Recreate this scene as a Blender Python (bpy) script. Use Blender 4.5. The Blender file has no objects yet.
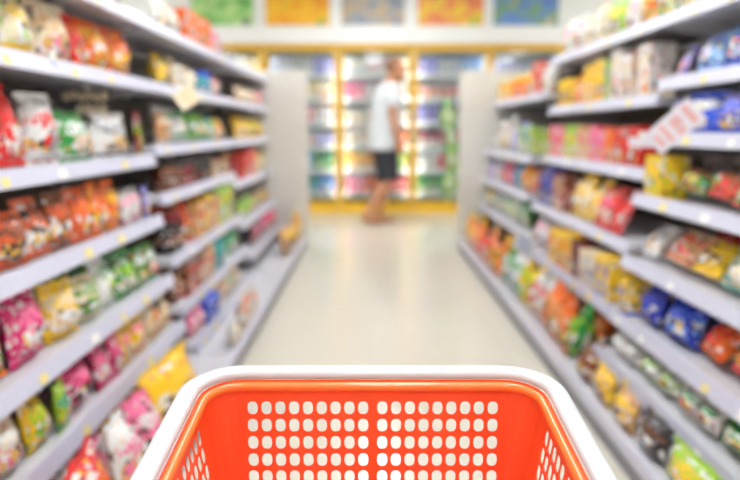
import bpy, bmesh, math, random
from mathutils import Vector, Matrix, noise as mnoise

SC = bpy.context.scene
COL = SC.collection
R = math.radians
PI = math.pi
rnd = random.Random(11)

# ------------------------------------------------------------------ camera
CAM_H, FPX = 0.98, 720.0
TH = math.atan(110.0 / FPX)
cam = bpy.data.cameras.new('camera')
cam.sensor_width = 36.0
cam.lens = 36.0 * FPX / 740.0
cam.clip_start = 0.01
cam.dof.use_dof = True
cam.dof.focus_distance = 0.74
cam.dof.aperture_fstop = 2.9
cam_ob = bpy.data.objects.new('camera', cam)
cam_ob.location = (0, 0, CAM_H)
cam_ob.rotation_euler = (PI / 2 - TH, 0, 0)
COL.objects.link(cam_ob)
SC.camera = cam_ob

# ------------------------------------------------------------------ world + exposure
SC.view_settings.view_transform = 'Standard'
SC.view_settings.look = 'None'
SC.view_settings.gamma = 1.0
SC.view_settings.use_curve_mapping = False
SC.view_settings.exposure = 0.15
world = bpy.data.worlds.new('world')
SC.world = world
world.use_nodes = True
world.node_tree.nodes['Background'].inputs[0].default_value = (0.9, 0.95, 1.0, 1)
world.node_tree.nodes['Background'].inputs[1].default_value = 0.6
LAMP_POWER = 20.5        # ceiling light diffusers
FRIDGE_POWER = 13.0       # tubes inside the fridges
SC.cycles.use_denoising = True
SC.cycles.max_bounces = 8
SC.cycles.transparent_max_bounces = 12
SC.cycles.sample_clamp_indirect = 6.0


def lin(c):
    return tuple(((v / 255) / 12.92 if v / 255 <= 0.04045 else ((v / 255 + 0.055) / 1.055) ** 2.4) for v in c) + (1.0,)


# pixel column on a shelf front (plane X, height z) -> distance along the aisle
def ypx(px, X, z):
    u = (px - 370.0) / FPX
    t = X / u
    return (t + (z - CAM_H) * math.sin(TH)) / math.cos(TH)


# ------------------------------------------------------------------ materials
MATS = {}


def mat(name, rgb, rough=0.5, metal=0.0, emit=None, strength=0.0, spec=0.5, bump=0.0, bscale=40.0, coat=0.0):
    if name in MATS:
        return MATS[name]
    m = bpy.data.materials.new(name)
    m.use_nodes = True
    nt = m.node_tree
    b = nt.nodes['Principled BSDF']
    b.inputs['Roughness'].default_value = rough
    b.inputs['Metallic'].default_value = metal
    b.inputs['Specular IOR Level'].default_value = spec
    b.inputs['Coat Weight'].default_value = coat
    # fine tonal variation so that no surface is dead flat
    nz = nt.nodes.new('ShaderNodeTexNoise')
    nz.inputs['Scale'].default_value = bscale
    tc = nt.nodes.new('ShaderNodeTexCoord')
    nt.links.new(tc.outputs['Object'], nz.inputs['Vector'])
    mx = nt.nodes.new('ShaderNodeMix')
    mx.data_type = 'RGBA'
    c = lin(rgb)
    mx.inputs['A'].default_value = tuple(v * 0.94 for v in c[:3]) + (1,)
    mx.inputs['B'].default_value = tuple(min(1, v * 1.04) for v in c[:3]) + (1,)
    nt.links.new(nz.outputs['Fac'], mx.inputs['Factor'])
    nt.links.new(mx.outputs['Result'], b.inputs['Base Color'])
    if bump:
        bp = nt.nodes.new('ShaderNodeBump')
        bp.inputs['Strength'].default_value = bump
        bp.inputs['Distance'].default_value = 0.004
        nt.links.new(nz.outputs['Fac'], bp.inputs['Height'])
        nt.links.new(bp.outputs['Normal'], b.inputs['Normal'])
    if emit:
        b.inputs['Emission Color'].default_value = lin(emit)
        b.inputs['Emission Strength'].default_value = strength
    MATS[name] = m
    return m


CN = {'r': ((222, 34, 30), 'red'), 'o': ((244, 112, 30), 'orange'), 'y': ((250, 204, 36), 'yellow'), 'g': ((34, 150, 60), 'green'),
      'l': ((158, 205, 52), 'lime'), 't': ((40, 160, 160), 'teal'), 'b': ((50, 95, 225), 'blue'), 'v': ((14, 36, 170), 'royal blue'),
      's': ((130, 185, 240), 'pale blue'), 'p': ((246, 120, 165), 'pink'), 'm': ((214, 30, 110), 'magenta'), 'u': ((150, 145, 232), 'lavender'),
      'w': ((232, 233, 232), 'white'), 'c': ((238, 222, 186), 'cream'), 'n': ((118, 64, 34), 'brown'), 'k': ((34, 26, 28), 'black'),
      'e': ((150, 150, 155), 'grey'), 'a': ((222, 172, 118), 'tan'), 'd': ((120, 18, 30), 'maroon'), 'x': ((226, 96, 40), 'copper')}


def make_print_group():
    g = bpy.data.node_groups.new('package_print', 'ShaderNodeTree')
    for n in ('c1', 'c2', 'c3'):
        g.interface.new_socket(n, in_out='INPUT', socket_type='NodeSocketColor')
    g.interface.new_socket('Color', in_out='OUTPUT', socket_type='NodeSocketColor')
    N, L = g.nodes, g.links
    gi, go = N.new('NodeGroupInput'), N.new('NodeGroupOutput')
    tc, oi = N.new('ShaderNodeTexCoord'), N.new('ShaderNodeObjectInfo')

    def M(op, a, b=None, c=None):
        n = N.new('ShaderNodeMath')
        n.operation = op
        for i, v in enumerate((a, b, c)):
            if v is None:
                continue
            if isinstance(v, (int, float)):
                n.inputs[i].default_value = v
            else:
                L.new(v, n.inputs[i])
        return n.outputs[0]

    def mix(f, a, b):
        n = N.new('ShaderNodeMix')
        n.data_type = 'RGBA'
        L.new(f, n.inputs['Factor'])
        L.new(a, n.inputs['A'])
        L.new(b, n.inputs['B'])
        return n.outputs['Result']
    rn = oi.outputs['Random']
    off = N.new('ShaderNodeVectorMath')
    off.operation = 'SCALE'
    off.inputs[0].default_value = (13.1, 7.7, 5.3)
    L.new(rn, off.inputs['Scale'])
    ad = N.new('ShaderNodeVectorMath')
    L.new(tc.outputs['Generated'], ad.inputs[0])
    L.new(off.outputs[0], ad.inputs[1])
    nz = N.new('ShaderNodeTexNoise')
    nz.inputs['Scale'].default_value = 3.2
    nz.inputs['Detail'].default_value = 2
    L.new(ad.outputs[0], nz.inputs['Vector'])
    nz2 = N.new('ShaderNodeTexNoise')
    nz2.inputs['Scale'].default_value = 7.0
    nz2.inputs['Detail'].default_value = 1
    L.new(ad.outputs[0], nz2.inputs['Vector'])
    sp, sn = N.new('ShaderNodeSeparateXYZ'), N.new('ShaderNodeSeparateXYZ')
    L.new(tc.outputs['Generated'], sp.inputs[0])
    L.new(nz.outputs['Color'], sn.inputs[0])
    y = M('ADD', sp.outputs[1], M('MULTIPLY', M('SUBTRACT', sn.outputs[0], 0.5), 0.55))
    z = M('ADD', sp.outputs[2], M('MULTIPLY', M('SUBTRACT', sn.outputs[1], 0.5), 0.4))
    r2 = M('FRACT', M('MULTIPLY', rn, 37.3))

    def ell(cy, cz, ry, rz):
        a = M('DIVIDE', M('SUBTRACT', y, cy), ry)
        b = M('DIVIDE', M('SUBTRACT', z, cz), rz)
        return M('LESS_THAN', M('ADD', M('MULTIPLY', a, a), M('MULTIPLY', b, b)), 1.0)
    logo = ell(0.5, M('ADD', 0.62, M('MULTIPLY', rn, 0.12)), 0.42, 0.15)
    pict = ell(M('ADD', 0.35, M('MULTIPLY', r2, 0.3)), 0.29, 0.36, 0.2)
    # lettering: stretched specks inside the logo
    mp = N.new('ShaderNodeMapping')
    mp.inputs['Scale'].default_value = (14, 22, 9)
    L.new(ad.outputs[0], mp.inputs[0])
    nz3 = N.new('ShaderNodeTexNoise')
    nz3.inputs['Scale'].default_value = 1.0
    nz3.inputs['Detail'].default_value = 0
    L.new(mp.outputs[0], nz3.inputs['Vector'])
    text = M('MULTIPLY', logo, M('GREATER_THAN', nz3.outputs['Fac'], 0.56))
    speck = M('MULTIPLY', M('GREATER_THAN', nz2.outputs['Fac'], 0.6), 0.75)
    col = mix(speck, gi.outputs['c1'], gi.outputs['c3'])
    pc = mix(M('GREATER_THAN', nz2.outputs['Fac'], 0.52), gi.outputs['c3'], gi.outputs['c2'])
    vor = N.new('ShaderNodeTexVoronoi')
    vor.inputs['Scale'].default_value = 7.5
    L.new(ad.outputs[0], vor.inputs['Vector'])
    sv = N.new('ShaderNodeSeparateXYZ')
    L.new(vor.outputs['Color'], sv.inputs[0])
    rgb = []
    for cc in ((.86, .86, .84, 1), (.09, .05, .04, 1), (.8, .5, .1, 1)):
        n = N.new('ShaderNodeRGB')
        n.outputs[0].default_value = cc
        rgb.append(n.outputs[0])
    pc = mix(M('GREATER_THAN', sv.outputs[0], .72), pc, rgb[0])
    pc = mix(M('LESS_THAN', sv.outputs[0], .2), pc, rgb[1])
    pc = mix(M('GREATER_THAN', sv.outputs[1], .85), pc, rgb[2])
    col = mix(M('MULTIPLY', M('GREATER_THAN', sv.outputs[2], .9), .8), col, rgb[0])
    col = mix(M('MULTIPLY', M('LESS_THAN', sv.outputs[2], .08), .8), col, rgb[1])
    col = mix(pict, col, pc)
    col = mix(logo, col, gi.outputs['c2'])
    col = mix(text, col, gi.outputs['c1'])
    band = M('LESS_THAN', sp.outputs[2], M('MULTIPLY', r2, 0.12))
    col = mix(band, col, gi.outputs['c2'])
    L.new(col, go.inputs[0])
    return g


PRINT = make_print_group()


def pmat(pal, rough=0.24):
    key = 'print_' + pal
    if key in MATS:
        return MATS[key]
    pal3 = (pal + pal[-1] * 2)[:3]
    m = bpy.data.materials.new(key)
    m.use_nodes = True
    nt = m.node_tree
    b = nt.nodes['Principled BSDF']
    b.inputs['Roughness'].default_value = rough
    gn = nt.nodes.new('ShaderNodeGroup')
    gn.node_tree = PRINT
    for i in range(3):
        gn.inputs[i].default_value = lin(CN[pal3[i]][0])
    nt.links.new(gn.outputs[0], b.inputs['Base Color'])
    nz = nt.nodes.new('ShaderNodeTexNoise')
    nz.inputs['Scale'].default_value = 14
    bp = nt.nodes.new('ShaderNodeBump')
    bp.inputs['Strength'].default_value = 0.6
    bp.inputs['Distance'].default_value = 0.01
    nt.links.new(nz.outputs['Fac'], bp.inputs['Height'])
    nt.links.new(bp.outputs['Normal'], b.inputs['Normal'])
    MATS[key] = m
    return m


def cmat(ch):
    return mat('plain_' + CN[ch][1].replace(' ', '_'), CN[ch][0], 0.35)


M_SHELF = mat('shelf_white_metal', (208, 208, 214), 0.38)
M_RAIL = mat('price_rail_plastic', (208, 209, 228), 0.38)
M_PANEL = mat('grey_panel_metal', (222, 220, 212), 0.5)
M_BACK = mat('rack_back_panel', (122, 116, 106), 0.6)  # grey-beige darkened, shade of the shelf gaps put into the colour
M_POST = mat('rack_post', (190, 190, 192), 0.4)
M_KICK = mat('kick_plate', (140, 140, 152), 0.45)
M_TAGY = mat('tag_yellow', (240, 226, 150), 0.5)
M_TAGW = mat('tag_white', (248, 248, 244), 0.5)
M_WALL = mat('wall_paint', (240, 238, 230), 0.7)
M_CEIL = mat('ceiling_paint', (244, 244, 240), 0.8)
M_YEL = mat('yellow_fridge_frame', (234, 186, 44), 0.35)
M_WHITE = mat('white_paint', (244, 245, 244), 0.45)
M_ALU = mat('aluminium', (200, 202, 205), 0.3, metal=0.8)


# ------------------------------------------------------------------ mesh helpers
def mesh(name, verts, faces, mats=(), smooth=False, midx=None):
    me = bpy.data.meshes.new(name)
    me.from_pydata([tuple(v) for v in verts], [], faces)
    bm = bmesh.new()
    bm.from_mesh(me)
    bmesh.ops.recalc_face_normals(bm, faces=bm.faces)
    bm.to_mesh(me)
    bm.free()
    for m in mats:
        me.materials.append(m)
    if midx:
        for p, i in zip(me.polygons, midx):
            p.material_index = i
    if smooth:
        me.polygons.foreach_set('use_smooth', [True] * len(me.polygons))
    me.update()
    return me


class MB:
    def __init__(s):
        s.v, s.f = [], []

    def box(s, x0, x1, y0, y1, z0, z1, M=None):
        b = len(s.v)
        for p in ((x0, y0, z0), (x1, y0, z0), (x1, y1, z0), (x0, y1, z0), (x0, y0, z1), (x1, y0, z1), (x1, y1, z1), (x0, y1, z1)):
            s.v.append(M @ Vector(p) if M else Vector(p))
        for f in ((0, 3, 2, 1), (4, 5, 6, 7), (0, 1, 5, 4), (1, 2, 6, 5), (2, 3, 7, 6), (3, 0, 4, 7)):
            s.f.append([b + i for i in f])
        return s

    def loft(s, rings, cap=True, closed=True):
        b, n = len(s.v), len(rings[0])
        for r in rings:
            s.v += [Vector(p) for p in r]
        for k in range(len(rings) - 1):
            for i in range(n if closed else n - 1):
                j = (i + 1) % n
                s.f.append([b + k * n + i, b + k * n + j, b + (k + 1) * n + j, b + (k + 1) * n + i])
        if cap:
            s.f.append([b + i for i in range(n)][::-1])
            s.f.append([b + (len(rings) - 1) * n + i for i in range(n)])
        return s

    def lathe(s, prof, n=14):
        return s.loft([[(r * math.cos(2 * PI * i / n), r * math.sin(2 * PI * i / n), z) for i in range(n)] for r, z in prof])

    def tube(s, pts, rad, n=8):
        rings = []
        pts = [Vector(p) for p in pts]
        for k, p in enumerate(pts):
            d = (pts[min(k + 1, len(pts) - 1)] - pts[max(k - 1, 0)]).normalized()
            a = d.cross(Vector((0, 0, 1)))
            if a.length < 1e-3:
                a = Vector((1, 0, 0))
            a.normalize()
            c = d.cross(a)
            r = rad[k] if isinstance(rad, (list, tuple)) else rad
            rings.append([p + (a * math.cos(2 * PI * i / n) + c * math.sin(2 * PI * i / n)) * r for i in range(n)])
        return s.loft(rings)

    def build(s, name, m, parent=None, smooth=False, bevel=0.0):
        ob = bpy.data.objects.new(name, mesh(name, s.v, s.f, [m], smooth))
        COL.objects.link(ob)
        if parent:
            ob.parent = parent
        if bevel:
            bv = ob.modifiers.new('bevel', 'BEVEL')
            bv.width = bevel
            bv.segments = 2
            bv.limit_method = 'ANGLE'
        return ob


def empty(name, loc, label, cat, group=None, rz=0.0):
    o = bpy.data.objects.new(name, None)
    o.empty_display_size = 0.05
    o.location = loc
    o.rotation_euler = (0, 0, rz)
    COL.objects.link(o)
    return tag(o, label, cat, group)


def tag(o, label=None, cat=None, group=None, kind=None):
    if label:
        o['label'] = label
    if cat:
        o['category'] = cat
    if group:
        o['group'] = group
    if kind:
        o['kind'] = kind
    return o


def structure(name, mb, m, label, bevel=0):
    o = mb.build(name, m, None, bevel=bevel)
    return tag(o, label, name.split('_')[0], None, 'structure')


ORD = ['', 'first', 'second', 'third', 'fourth', 'fifth', 'sixth', 'seventh', 'eighth', 'ninth', 'tenth', 'eleventh', 'twelfth',
       'thirteenth', 'fourteenth', 'fifteenth', 'sixteenth', 'seventeenth', 'eighteenth', 'nineteenth', 'twentieth',
       'twenty-first', 'twenty-second', 'twenty-third', 'twenty-fourth', 'twenty-fifth', 'twenty-sixth']

# ------------------------------------------------------------------ room shell
RX0, RX1, RY0, RY1, RZ = -4.2, 4.2, -2.6, 9.75, 2.78


def floor_mat():
    m = bpy.data.materials.new('polished_cream_tile')
    m.use_nodes = True
    nt = m.node_tree
    b = nt.nodes['Principled BSDF']
    tc = nt.nodes.new('ShaderNodeTexCoord')
    br = nt.nodes.new('ShaderNodeTexBrick')
    br.offset = 0.0
    br.inputs['Scale'].default_value = 1.0
    br.inputs['Brick Width'].default_value = 0.6
    br.inputs['Row Height'].default_value = 0.6
    br.inputs['Mortar Size'].default_value = 0.0025
    br.inputs['Mortar Smooth'].default_value = 0.3
    br.inputs['Color1'].default_value = lin((222, 218, 203))
    br.inputs['Color2'].default_value = lin((219, 215, 200))
    br.inputs['Mortar'].default_value = lin((212, 208, 193))
    nt.links.new(tc.outputs['Object'], br.inputs['Vector'])
    nz = nt.nodes.new('ShaderNodeTexNoise')
    nz.inputs['Scale'].default_value = 1.4
    nt.links.new(tc.outputs['Object'], nz.inputs['Vector'])
    mr = nt.nodes.new('ShaderNodeMapRange')
    mr.inputs['To Min'].default_value = 0.10
    mr.inputs['To Max'].default_value = 0.22
    nt.links.new(nz.outputs['Fac'], mr.inputs['Value'])
    nt.links.new(mr.outputs[0], b.inputs['Roughness'])
    nt.links.new(br.outputs['Color'], b.inputs['Base Color'])
    return m


structure('floor', MB().box(RX0, RX1, RY0, RY1, -0.1, 0), floor_mat(), 'polished cream tiled shop floor running down the aisle')
structure('ceiling', MB().box(RX0, RX1, RY0, RY1, RZ, RZ + 0.1), M_CEIL, 'white shop ceiling above the aisle')
structure('wall_left', MB().box(RX0 - 0.1, RX0, RY0, RY1, 0, RZ), M_WALL, 'off-white wall beyond the left racks')
structure('wall_right', MB().box(RX1, RX1 + 0.1, RY0, RY1, 0, RZ), M_WALL, 'off-white wall beyond the right racks')
structure('wall_back', MB().box(RX0, RX1, RY1, RY1 + 0.1, 0, RZ), M_WALL, 'off-white wall behind the fridges')
structure('wall_front', MB().box(RX0, RX1, RY0 - 0.1, RY0, 0, RZ), M_WALL, 'off-white wall behind the shopper')

# ceiling lights (above the frame, they light the shop)
M_DIFF = mat('light_diffuser', (255, 255, 255), 0.6, emit=(250, 251, 255), strength=LAMP_POWER)
for xi, (x, xn) in enumerate(((-3.2, 'left'), (0.08, 'middle'), (3.3, 'right'))):
    for yi, y in enumerate((-0.9, 1.1, 3.1, 5.1, 7.1)):
        t = empty('ceiling_light', (x, y, RZ - 0.09), '%s ceiling light of the %s row, counted from the fridges' % (ORD[5 - yi], xn), 'light', 'ceiling lights')
        hb = MB().box(-0.17, 0.17, -0.63, 0.63, 0.045, 0.09).box(-0.17, -0.155, -0.63, 0.63, 0, 0.045).box(0.155, 0.17, -0.63, 0.63, 0, 0.045)
        hb.box(-0.155, 0.155, -0.63, -0.615, 0, 0.045).box(-0.155, 0.155, 0.615, 0.63, 0, 0.045)
        hb.build('housing', M_WHITE, t)
        MB().box(-0.154, 0.154, -0.614, 0.614, 0.012, 0.03).build('diffuser', M_DIFF, t)

# ------------------------------------------------------------------ product templates (unit size: x depth, y width, z height)
def sgn_pow(v, p):
    return math.copysign(abs(v) ** p, v)


def bag_parts(seed, lying=False):
    r = random.Random(seed)
    nu, nv = 9, 10
    z0, z1 = 0.05, 0.94
    V, F = [], []
    for side in (1, -1):
        for j in range(nv + 1):
            t = j / nv
            for i in range(nu + 1):
                s = i / nu
                th = (math.sin(PI * s) ** 0.55) * (math.sin(PI * min(1, max(0, t))) ** 0.5) if 0 < s < 1 and 0 < t < 1 else 0.0
                th *= 1.05 - 0.3 * t
                wr = mnoise.noise(Vector((s * 3.1, t * 3.7, seed * 3.3 + side))) * 0.22
                fold = 0.10 * math.sin(s * 22 + seed) * max(0, 1 - 5 * min(t, 1 - t))
                x = side * 0.5 * max(0.0, th + (wr + fold) * th ** 0.3 if th > 0 else 0)
                pull = 1 - 0.07 * math.sin(PI * t) + 0.02 * math.sin(9 * t + seed)
                V.append((x, (s - 0.5) * pull, z0 + t * (z1 - z0)))
    n1 = (nu + 1) * (nv + 1)
    for k in range(2):
        for j in range(nv):
            for i in range(nu):
                a = k * n1 + j * (nu + 1) + i
                F.append([a, a + 1, a + nu + 2, a + nu + 1])

    def strip(za, zb, sd):
        v, f = [], []
        n = 10
        for side in (0.03, -0.03):
            for zz in (za, zb):
                for i in range(n + 1):
                    s = i / n - 0.5
                    v.append((side + 0.05 * math.sin(i * 1.3 + sd), s * 0.99, zz + (0.012 * (i % 2) if zz == zb else 0)))
        m = n + 1
        for i in range(n):
            f += [[i, i + 1, m + i + 1, m + i], [2 * m + i, 3 * m + i, 3 * m + i + 1, 2 * m + i + 1], [m + i, m + i + 1, 3 * m + i + 1, 3 * m + i],
                  [i, 2 * m + i, 2 * m + i + 1, i + 1]]
        f += [[0, m, 3 * m, 2 * m], [n, 2 * m + n, 3 * m + n, m + n]]
        return v, f
    return [('body', V, F, 0, True)] + [('seal',) + strip(0.925, 0.99, seed) + (1, False)] + [('seal',) + strip(0.0, 0.06, seed + 2) + (1, False)]


def box_parts(seed):
    m = MB()
    b = 0.02
    rings = []
    for z, k in ((0, b), (b * 0.6, 0), (1 - b * 0.6, 0), (1, b)):
        h = 0.5 - k
        rings.append([(-h, -h + b, z), (-h + b, -h, z), (h - b, -h, z), (h, -h + b, z), (h, h - b, z), (h - b, h, z), (-h + b, h, z), (-h, h - b, z)])
    m.loft(rings)
    f = MB().box(-0.47, 0.47, -0.47, 0.47, 1.0, 1.006)
    tab = MB().box(0.5, 0.508, -0.16, 0.16, 0.9, 1.0)
    return [('carton', m.v, m.f, 0, False), ('top_flap', f.v, f.f, 1, False), ('tuck_tab', tab.v, tab.f, 1, False)]


def jar_parts(seed):
    a = MB().lathe([(0.40, 0), (0.48, 0.03), (0.49, 0.1), (0.49, 0.66), (0.44, 0.76), (0.36, 0.8)], 16)
    l = MB().lathe([(0.44, 0.79), (0.46, 0.81), (0.46, 0.97), (0.42, 1.0)], 16)
    s = MB().lathe([(0.47, 0.18), (0.5, 0.185), (0.5, 0.58), (0.47, 0.585)], 16)
    return [('body', a.v, a.f, 1, True), ('lid', l.v, l.f, 2, False), ('label_sleeve', s.v, s.f, 0, False)]


def cup_parts(seed):
    a = MB().lathe([(0.34, 0), (0.36, 0.03), (0.48, 0.9), (0.5, 0.92), (0.5, 0.96), (0.46, 0.965)], 16)
    l = MB().lathe([(0.46, 0.962), (0.48, 0.97), (0.48, 0.985), (0.2, 1.0)], 16)
    tb = MB().box(0.47, 0.6, -0.09, 0.09, 0.972, 0.985)
    return [('body', a.v, a.f, 0, False), ('lid', l.v, l.f, 1, False), ('pull_tab', tb.v, tb.f, 1, False)]


def bottle_parts(seed):
    a = MB().lathe([(0.38, 0), (0.46, 0.02), (0.48, 0.06), (0.48, 0.30), (0.44, 0.34), (0.44, 0.42), (0.48, 0.46), (0.48, 0.62), (0.38, 0.74), (0.2, 0.86), (0.19, 0.9)], 12)
    l = MB().lathe([(0.21, 0.9), (0.23, 0.905), (0.23, 0.99), (0.2, 1.0)], 12)
    s = MB().lathe([(0.48, 0.3), (0.5, 0.305), (0.5, 0.6), (0.47, 0.61)], 12)
    return [('body', a.v, a.f, 1, True), ('cap', l.v, l.f, 2, False), ('label_sleeve', s.v, s.f, 0, False)]


def can_parts(seed):
    a = MB().lathe([(0.40, 0), (0.47, 0.05), (0.5, 0.09), (0.5, 0.86), (0.42, 0.95)], 12)
    l = MB().lathe([(0.43, 0.945), (0.44, 0.96), (0.44, 0.99), (0.41, 1.0), (0.40, 0.975)], 12)
    return [('body', a.v, a.f, 0, True), ('lid', l.v, l.f, 2, False)]


KINDS = {'bag': ('snack_bag', 'snack bag', 'bag', bag_parts, 5), 'box': ('carton_box', 'carton', 'carton', box_parts, 1),
         'jar': ('jar', 'jar', 'jar', jar_parts, 1), 'cup': ('noodle_cup', 'noodle cup', 'cup', cup_parts, 1),
         'bot': ('drink_bottle', 'bottle', 'bottle', bottle_parts, 1), 'can': ('drink_can', 'can', 'can', can_parts, 1)}
TPL = {}
for k, (_, _, _, fn, nvar) in KINDS.items():
    TPL[k] = [fn(s + 1) for s in range(nvar)]
MESHES = {}


def slot_mats(pal):
    p3 = (pal + pal[-1] * 2)[:3]
    return [pmat(pal), cmat(p3[0]), cmat(p3[1])]


def part_mesh(kind, var, idx, pal):
    key = (kind, var, idx, pal)
    if key not in MESHES:
        sm = slot_mats(pal)
        if idx is None:
            V, F, MI = [], [], []
            for _, v, f, mi, _s in TPL[kind][var]:
                b = len(V)
                V += list(v)
                F += [[b + i for i in ff] for ff in f]
                MI += [mi] * len(f)
            MESHES[key] = mesh(KINDS[kind][0], V, F, sm, kind != 'box', MI)
        else:
            n, v, f, mi, s = TPL[kind][var][idx]
            MESHES[key] = mesh(n, v, f, [sm[mi]], s)
    return MESHES[key]


def colour_words(pal):
    ws = []
    for ch in pal[:2]:
        w = CN[ch][1]
        if w not in ws:
            ws.append(w)
    r = ' and '.join(ws)
    return r if len(r.split()) <= 3 else ws[0]


def product(kind, pal, loc, size, rz, label, group, lean=0.0, roll=0.0, detail=True):
    """size = (depth, width, height); faces local +x"""
    name, _, cat, _, nvar = KINDS[kind]
    var = rnd.randrange(nvar)
    d, w, h = size
    lift = d * 0.5 * math.sin(abs(lean)) + w * 0.5 * math.sin(abs(roll)) + 0.001
    loc = (loc[0], loc[1], loc[2] + lift)
    if detail:
        t = empty(name, loc, label, cat, group)
        for i in range(len(TPL[kind][var])):
            o = bpy.data.objects.new(TPL[kind][var][i][0], part_mesh(kind, var, i, pal))
            o.parent = t
            COL.objects.link(o)
    else:
        t = bpy.data.objects.new(name, part_mesh(kind, var, None, pal))
        t.location = loc
        COL.objects.link(t)
        tag(t, label, cat, group)
    t.scale = (d, w, h)
    t.rotation_euler = (Matrix.Rotation(rz, 3, 'Z') @ Matrix.Rotation(-lean, 3, 'Y') @ Matrix.Rotation(roll, 3, 'X')).to_euler()
    return t


# ------------------------------------------------------------------ racks
UP_L, UP_R = 0.85, 1.03


def rack(side, bay, y0, y1, shelves, base_x, depth_x, end_panel=False):
    """side -1 left / +1 right; shelves = list of (z, lipX) from the top; base_x front of base, depth_x back panel"""
    sname = 'left' if side < 0 else 'right'
    t = empty('gondola_rack', (side * depth_x, (y0 + y1) / 2, 0), 'white metal shelf rack, %s bay on the %s of the aisle' % (bay, sname), 'shelf rack', 'shelf racks along the aisle')

    def W(mb):       # world -> local of the rack
        off = Vector((side * depth_x, (y0 + y1) / 2, 0))
        mb.v = [v - off for v in mb.v]
        return mb

    def bx(xa, xb, *r):
        a, b = sorted((side * xa, side * xb))
        return MB().box(a, b, *r)
    g = 0.004
    W(bx(depth_x, depth_x + 0.03, y0 + g, y1 - g, 0, 1.45)).build('back_panel', M_BACK, t)
    for yy in (y0 + g, y1 - g - 0.03):
        W(bx(depth_x - 0.025, depth_x, yy, yy + 0.03, 0, 1.45)).build('upright_post', M_POST, t)
    bs = W(bx(base_x + 0.012, depth_x - 0.026, y0 + g, y1 - g, 0.075, 0.1)).build('base_shelf', M_SHELF, t)
    W(bx(base_x, base_x + 0.012, y0 + g, y1 - g, 0.068, 0.108)).build('price_rail', M_RAIL, bs)
    W(bx(base_x + 0.015, base_x + 0.03, y0 + g, y1 - g, 0, 0.075)).build('kick_plate', M_KICK, bs)
    for z, lx in shelves:
        sb = W(bx(lx + 0.01, depth_x - 0.026, y0 + g, y1 - g, z - 0.022, z)).build('shelf_board', M_SHELF, t)
        rl = MB()
        a, b = side * (lx - 0.008), side * (lx + 0.010)
        tk = side * 0.006
        prof = [(a - tk * 0.2, z - 0.032), (b - tk, z + 0.012), (b, z + 0.012), (b, z - 0.032)]
        rl.loft([[(px, yy, pz) for px, pz in prof] for yy in (y0 + g, y1 - g)])
        W(rl).build('price_rail', M_RAIL, sb)
        for yy in (y0 + 0.02, y1 - 0.04):
            br = MB()
            br.loft([[(side * (depth_x - 0.026), q, z - 0.1), (side * (depth_x - 0.026), q, z - 0.023), (side * (lx + 0.03), q, z - 0.023), (side * (lx + 0.03), q, z - 0.035)] for q in (yy, yy + 0.004)])
            W(br).build('bracket', M_POST, sb)
        yy = y0 + 0.1 + rnd.random() * 0.2
        while yy < y1 - 0.12:
            tg = MB()
            w, h = (0.036, 0.024) if rnd.random() < 0.7 else (0.05, 0.028)
            n0 = Vector((a - tk * 0.2, 0, z - 0.032))
            n1 = Vector((b - tk, 0, z + 0.012))
            e0, e1 = n0.lerp(n1, 0.12), n0.lerp(n1, 0.12 + h / 0.05)
            o = Vector((-side * 0.0006, 0, 0.0001))
            q = Vector((-side * 0.0015, 0, 0.0002))
            tg.loft([[e0 + o + Vector((0, yv, 0)), e1 + o + Vector((0, yv, 0)), e1 + q + Vector((0, yv, 0)), e0 + q + Vector((0, yv, 0))] for yv in (yy, yy + w)])
            W(tg).build('price_tag', M_TAGY if rnd.random() < 0.6 else M_TAGW, sb)
            yy += 0.2 + rnd.random() * 0.35
    if end_panel:
        W(bx(base_x - (0.028 if side < 0 else 0.0), depth_x + 0.03, y1, y1 + 0.03, 0, 1.45)).build('end_panel', M_PANEL, t, bevel=0.006)
    return t


LB = [0.95, 2.76, 4.30, 5.88]
RB = [0.95, 2.62, 4.20, 5.88]
LSH = [
    [(1.385, .83), (1.155, .83), (.88, .82), (.65, .80), (.42, .77), (.235, .73)],
    [(1.385, .83), (1.155, .83), (.915, .82), (.725, .80), (.48, .77), (.285, .74), (.135, .685)],
    [(1.385, .83), (1.155, .83), (.915, .82), (.66, .81), (.41, .78), (.22, .72)],
]
RSH = [
    [(1.37, 1.03), (1.15, 1.03), (.96, 1.0), (.745, .96), (.52, .93), (.32, .89), (.175, .84)],
    [(1.37, 1.03), (1.10, 1.03), (.83, 1.0), (.56, .95), (.325, .89)],
    [(1.19, 1.0), (.82, .93), (.60, .92), (.38, .90)],
]
BX_L, BX_R, DX_L, DX_R = 0.53, 0.72, 1.20, 1.42
BAYN = ['near', 'middle', 'end']
for i in range(3):
    rack(-1, BAYN[i], LB[i], LB[i + 1], LSH[i], BX_L, DX_L, i == 2)
    rack(1, BAYN[i], RB[i], RB[i + 1], RSH[i], BX_R, DX_R, i == 2)


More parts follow.
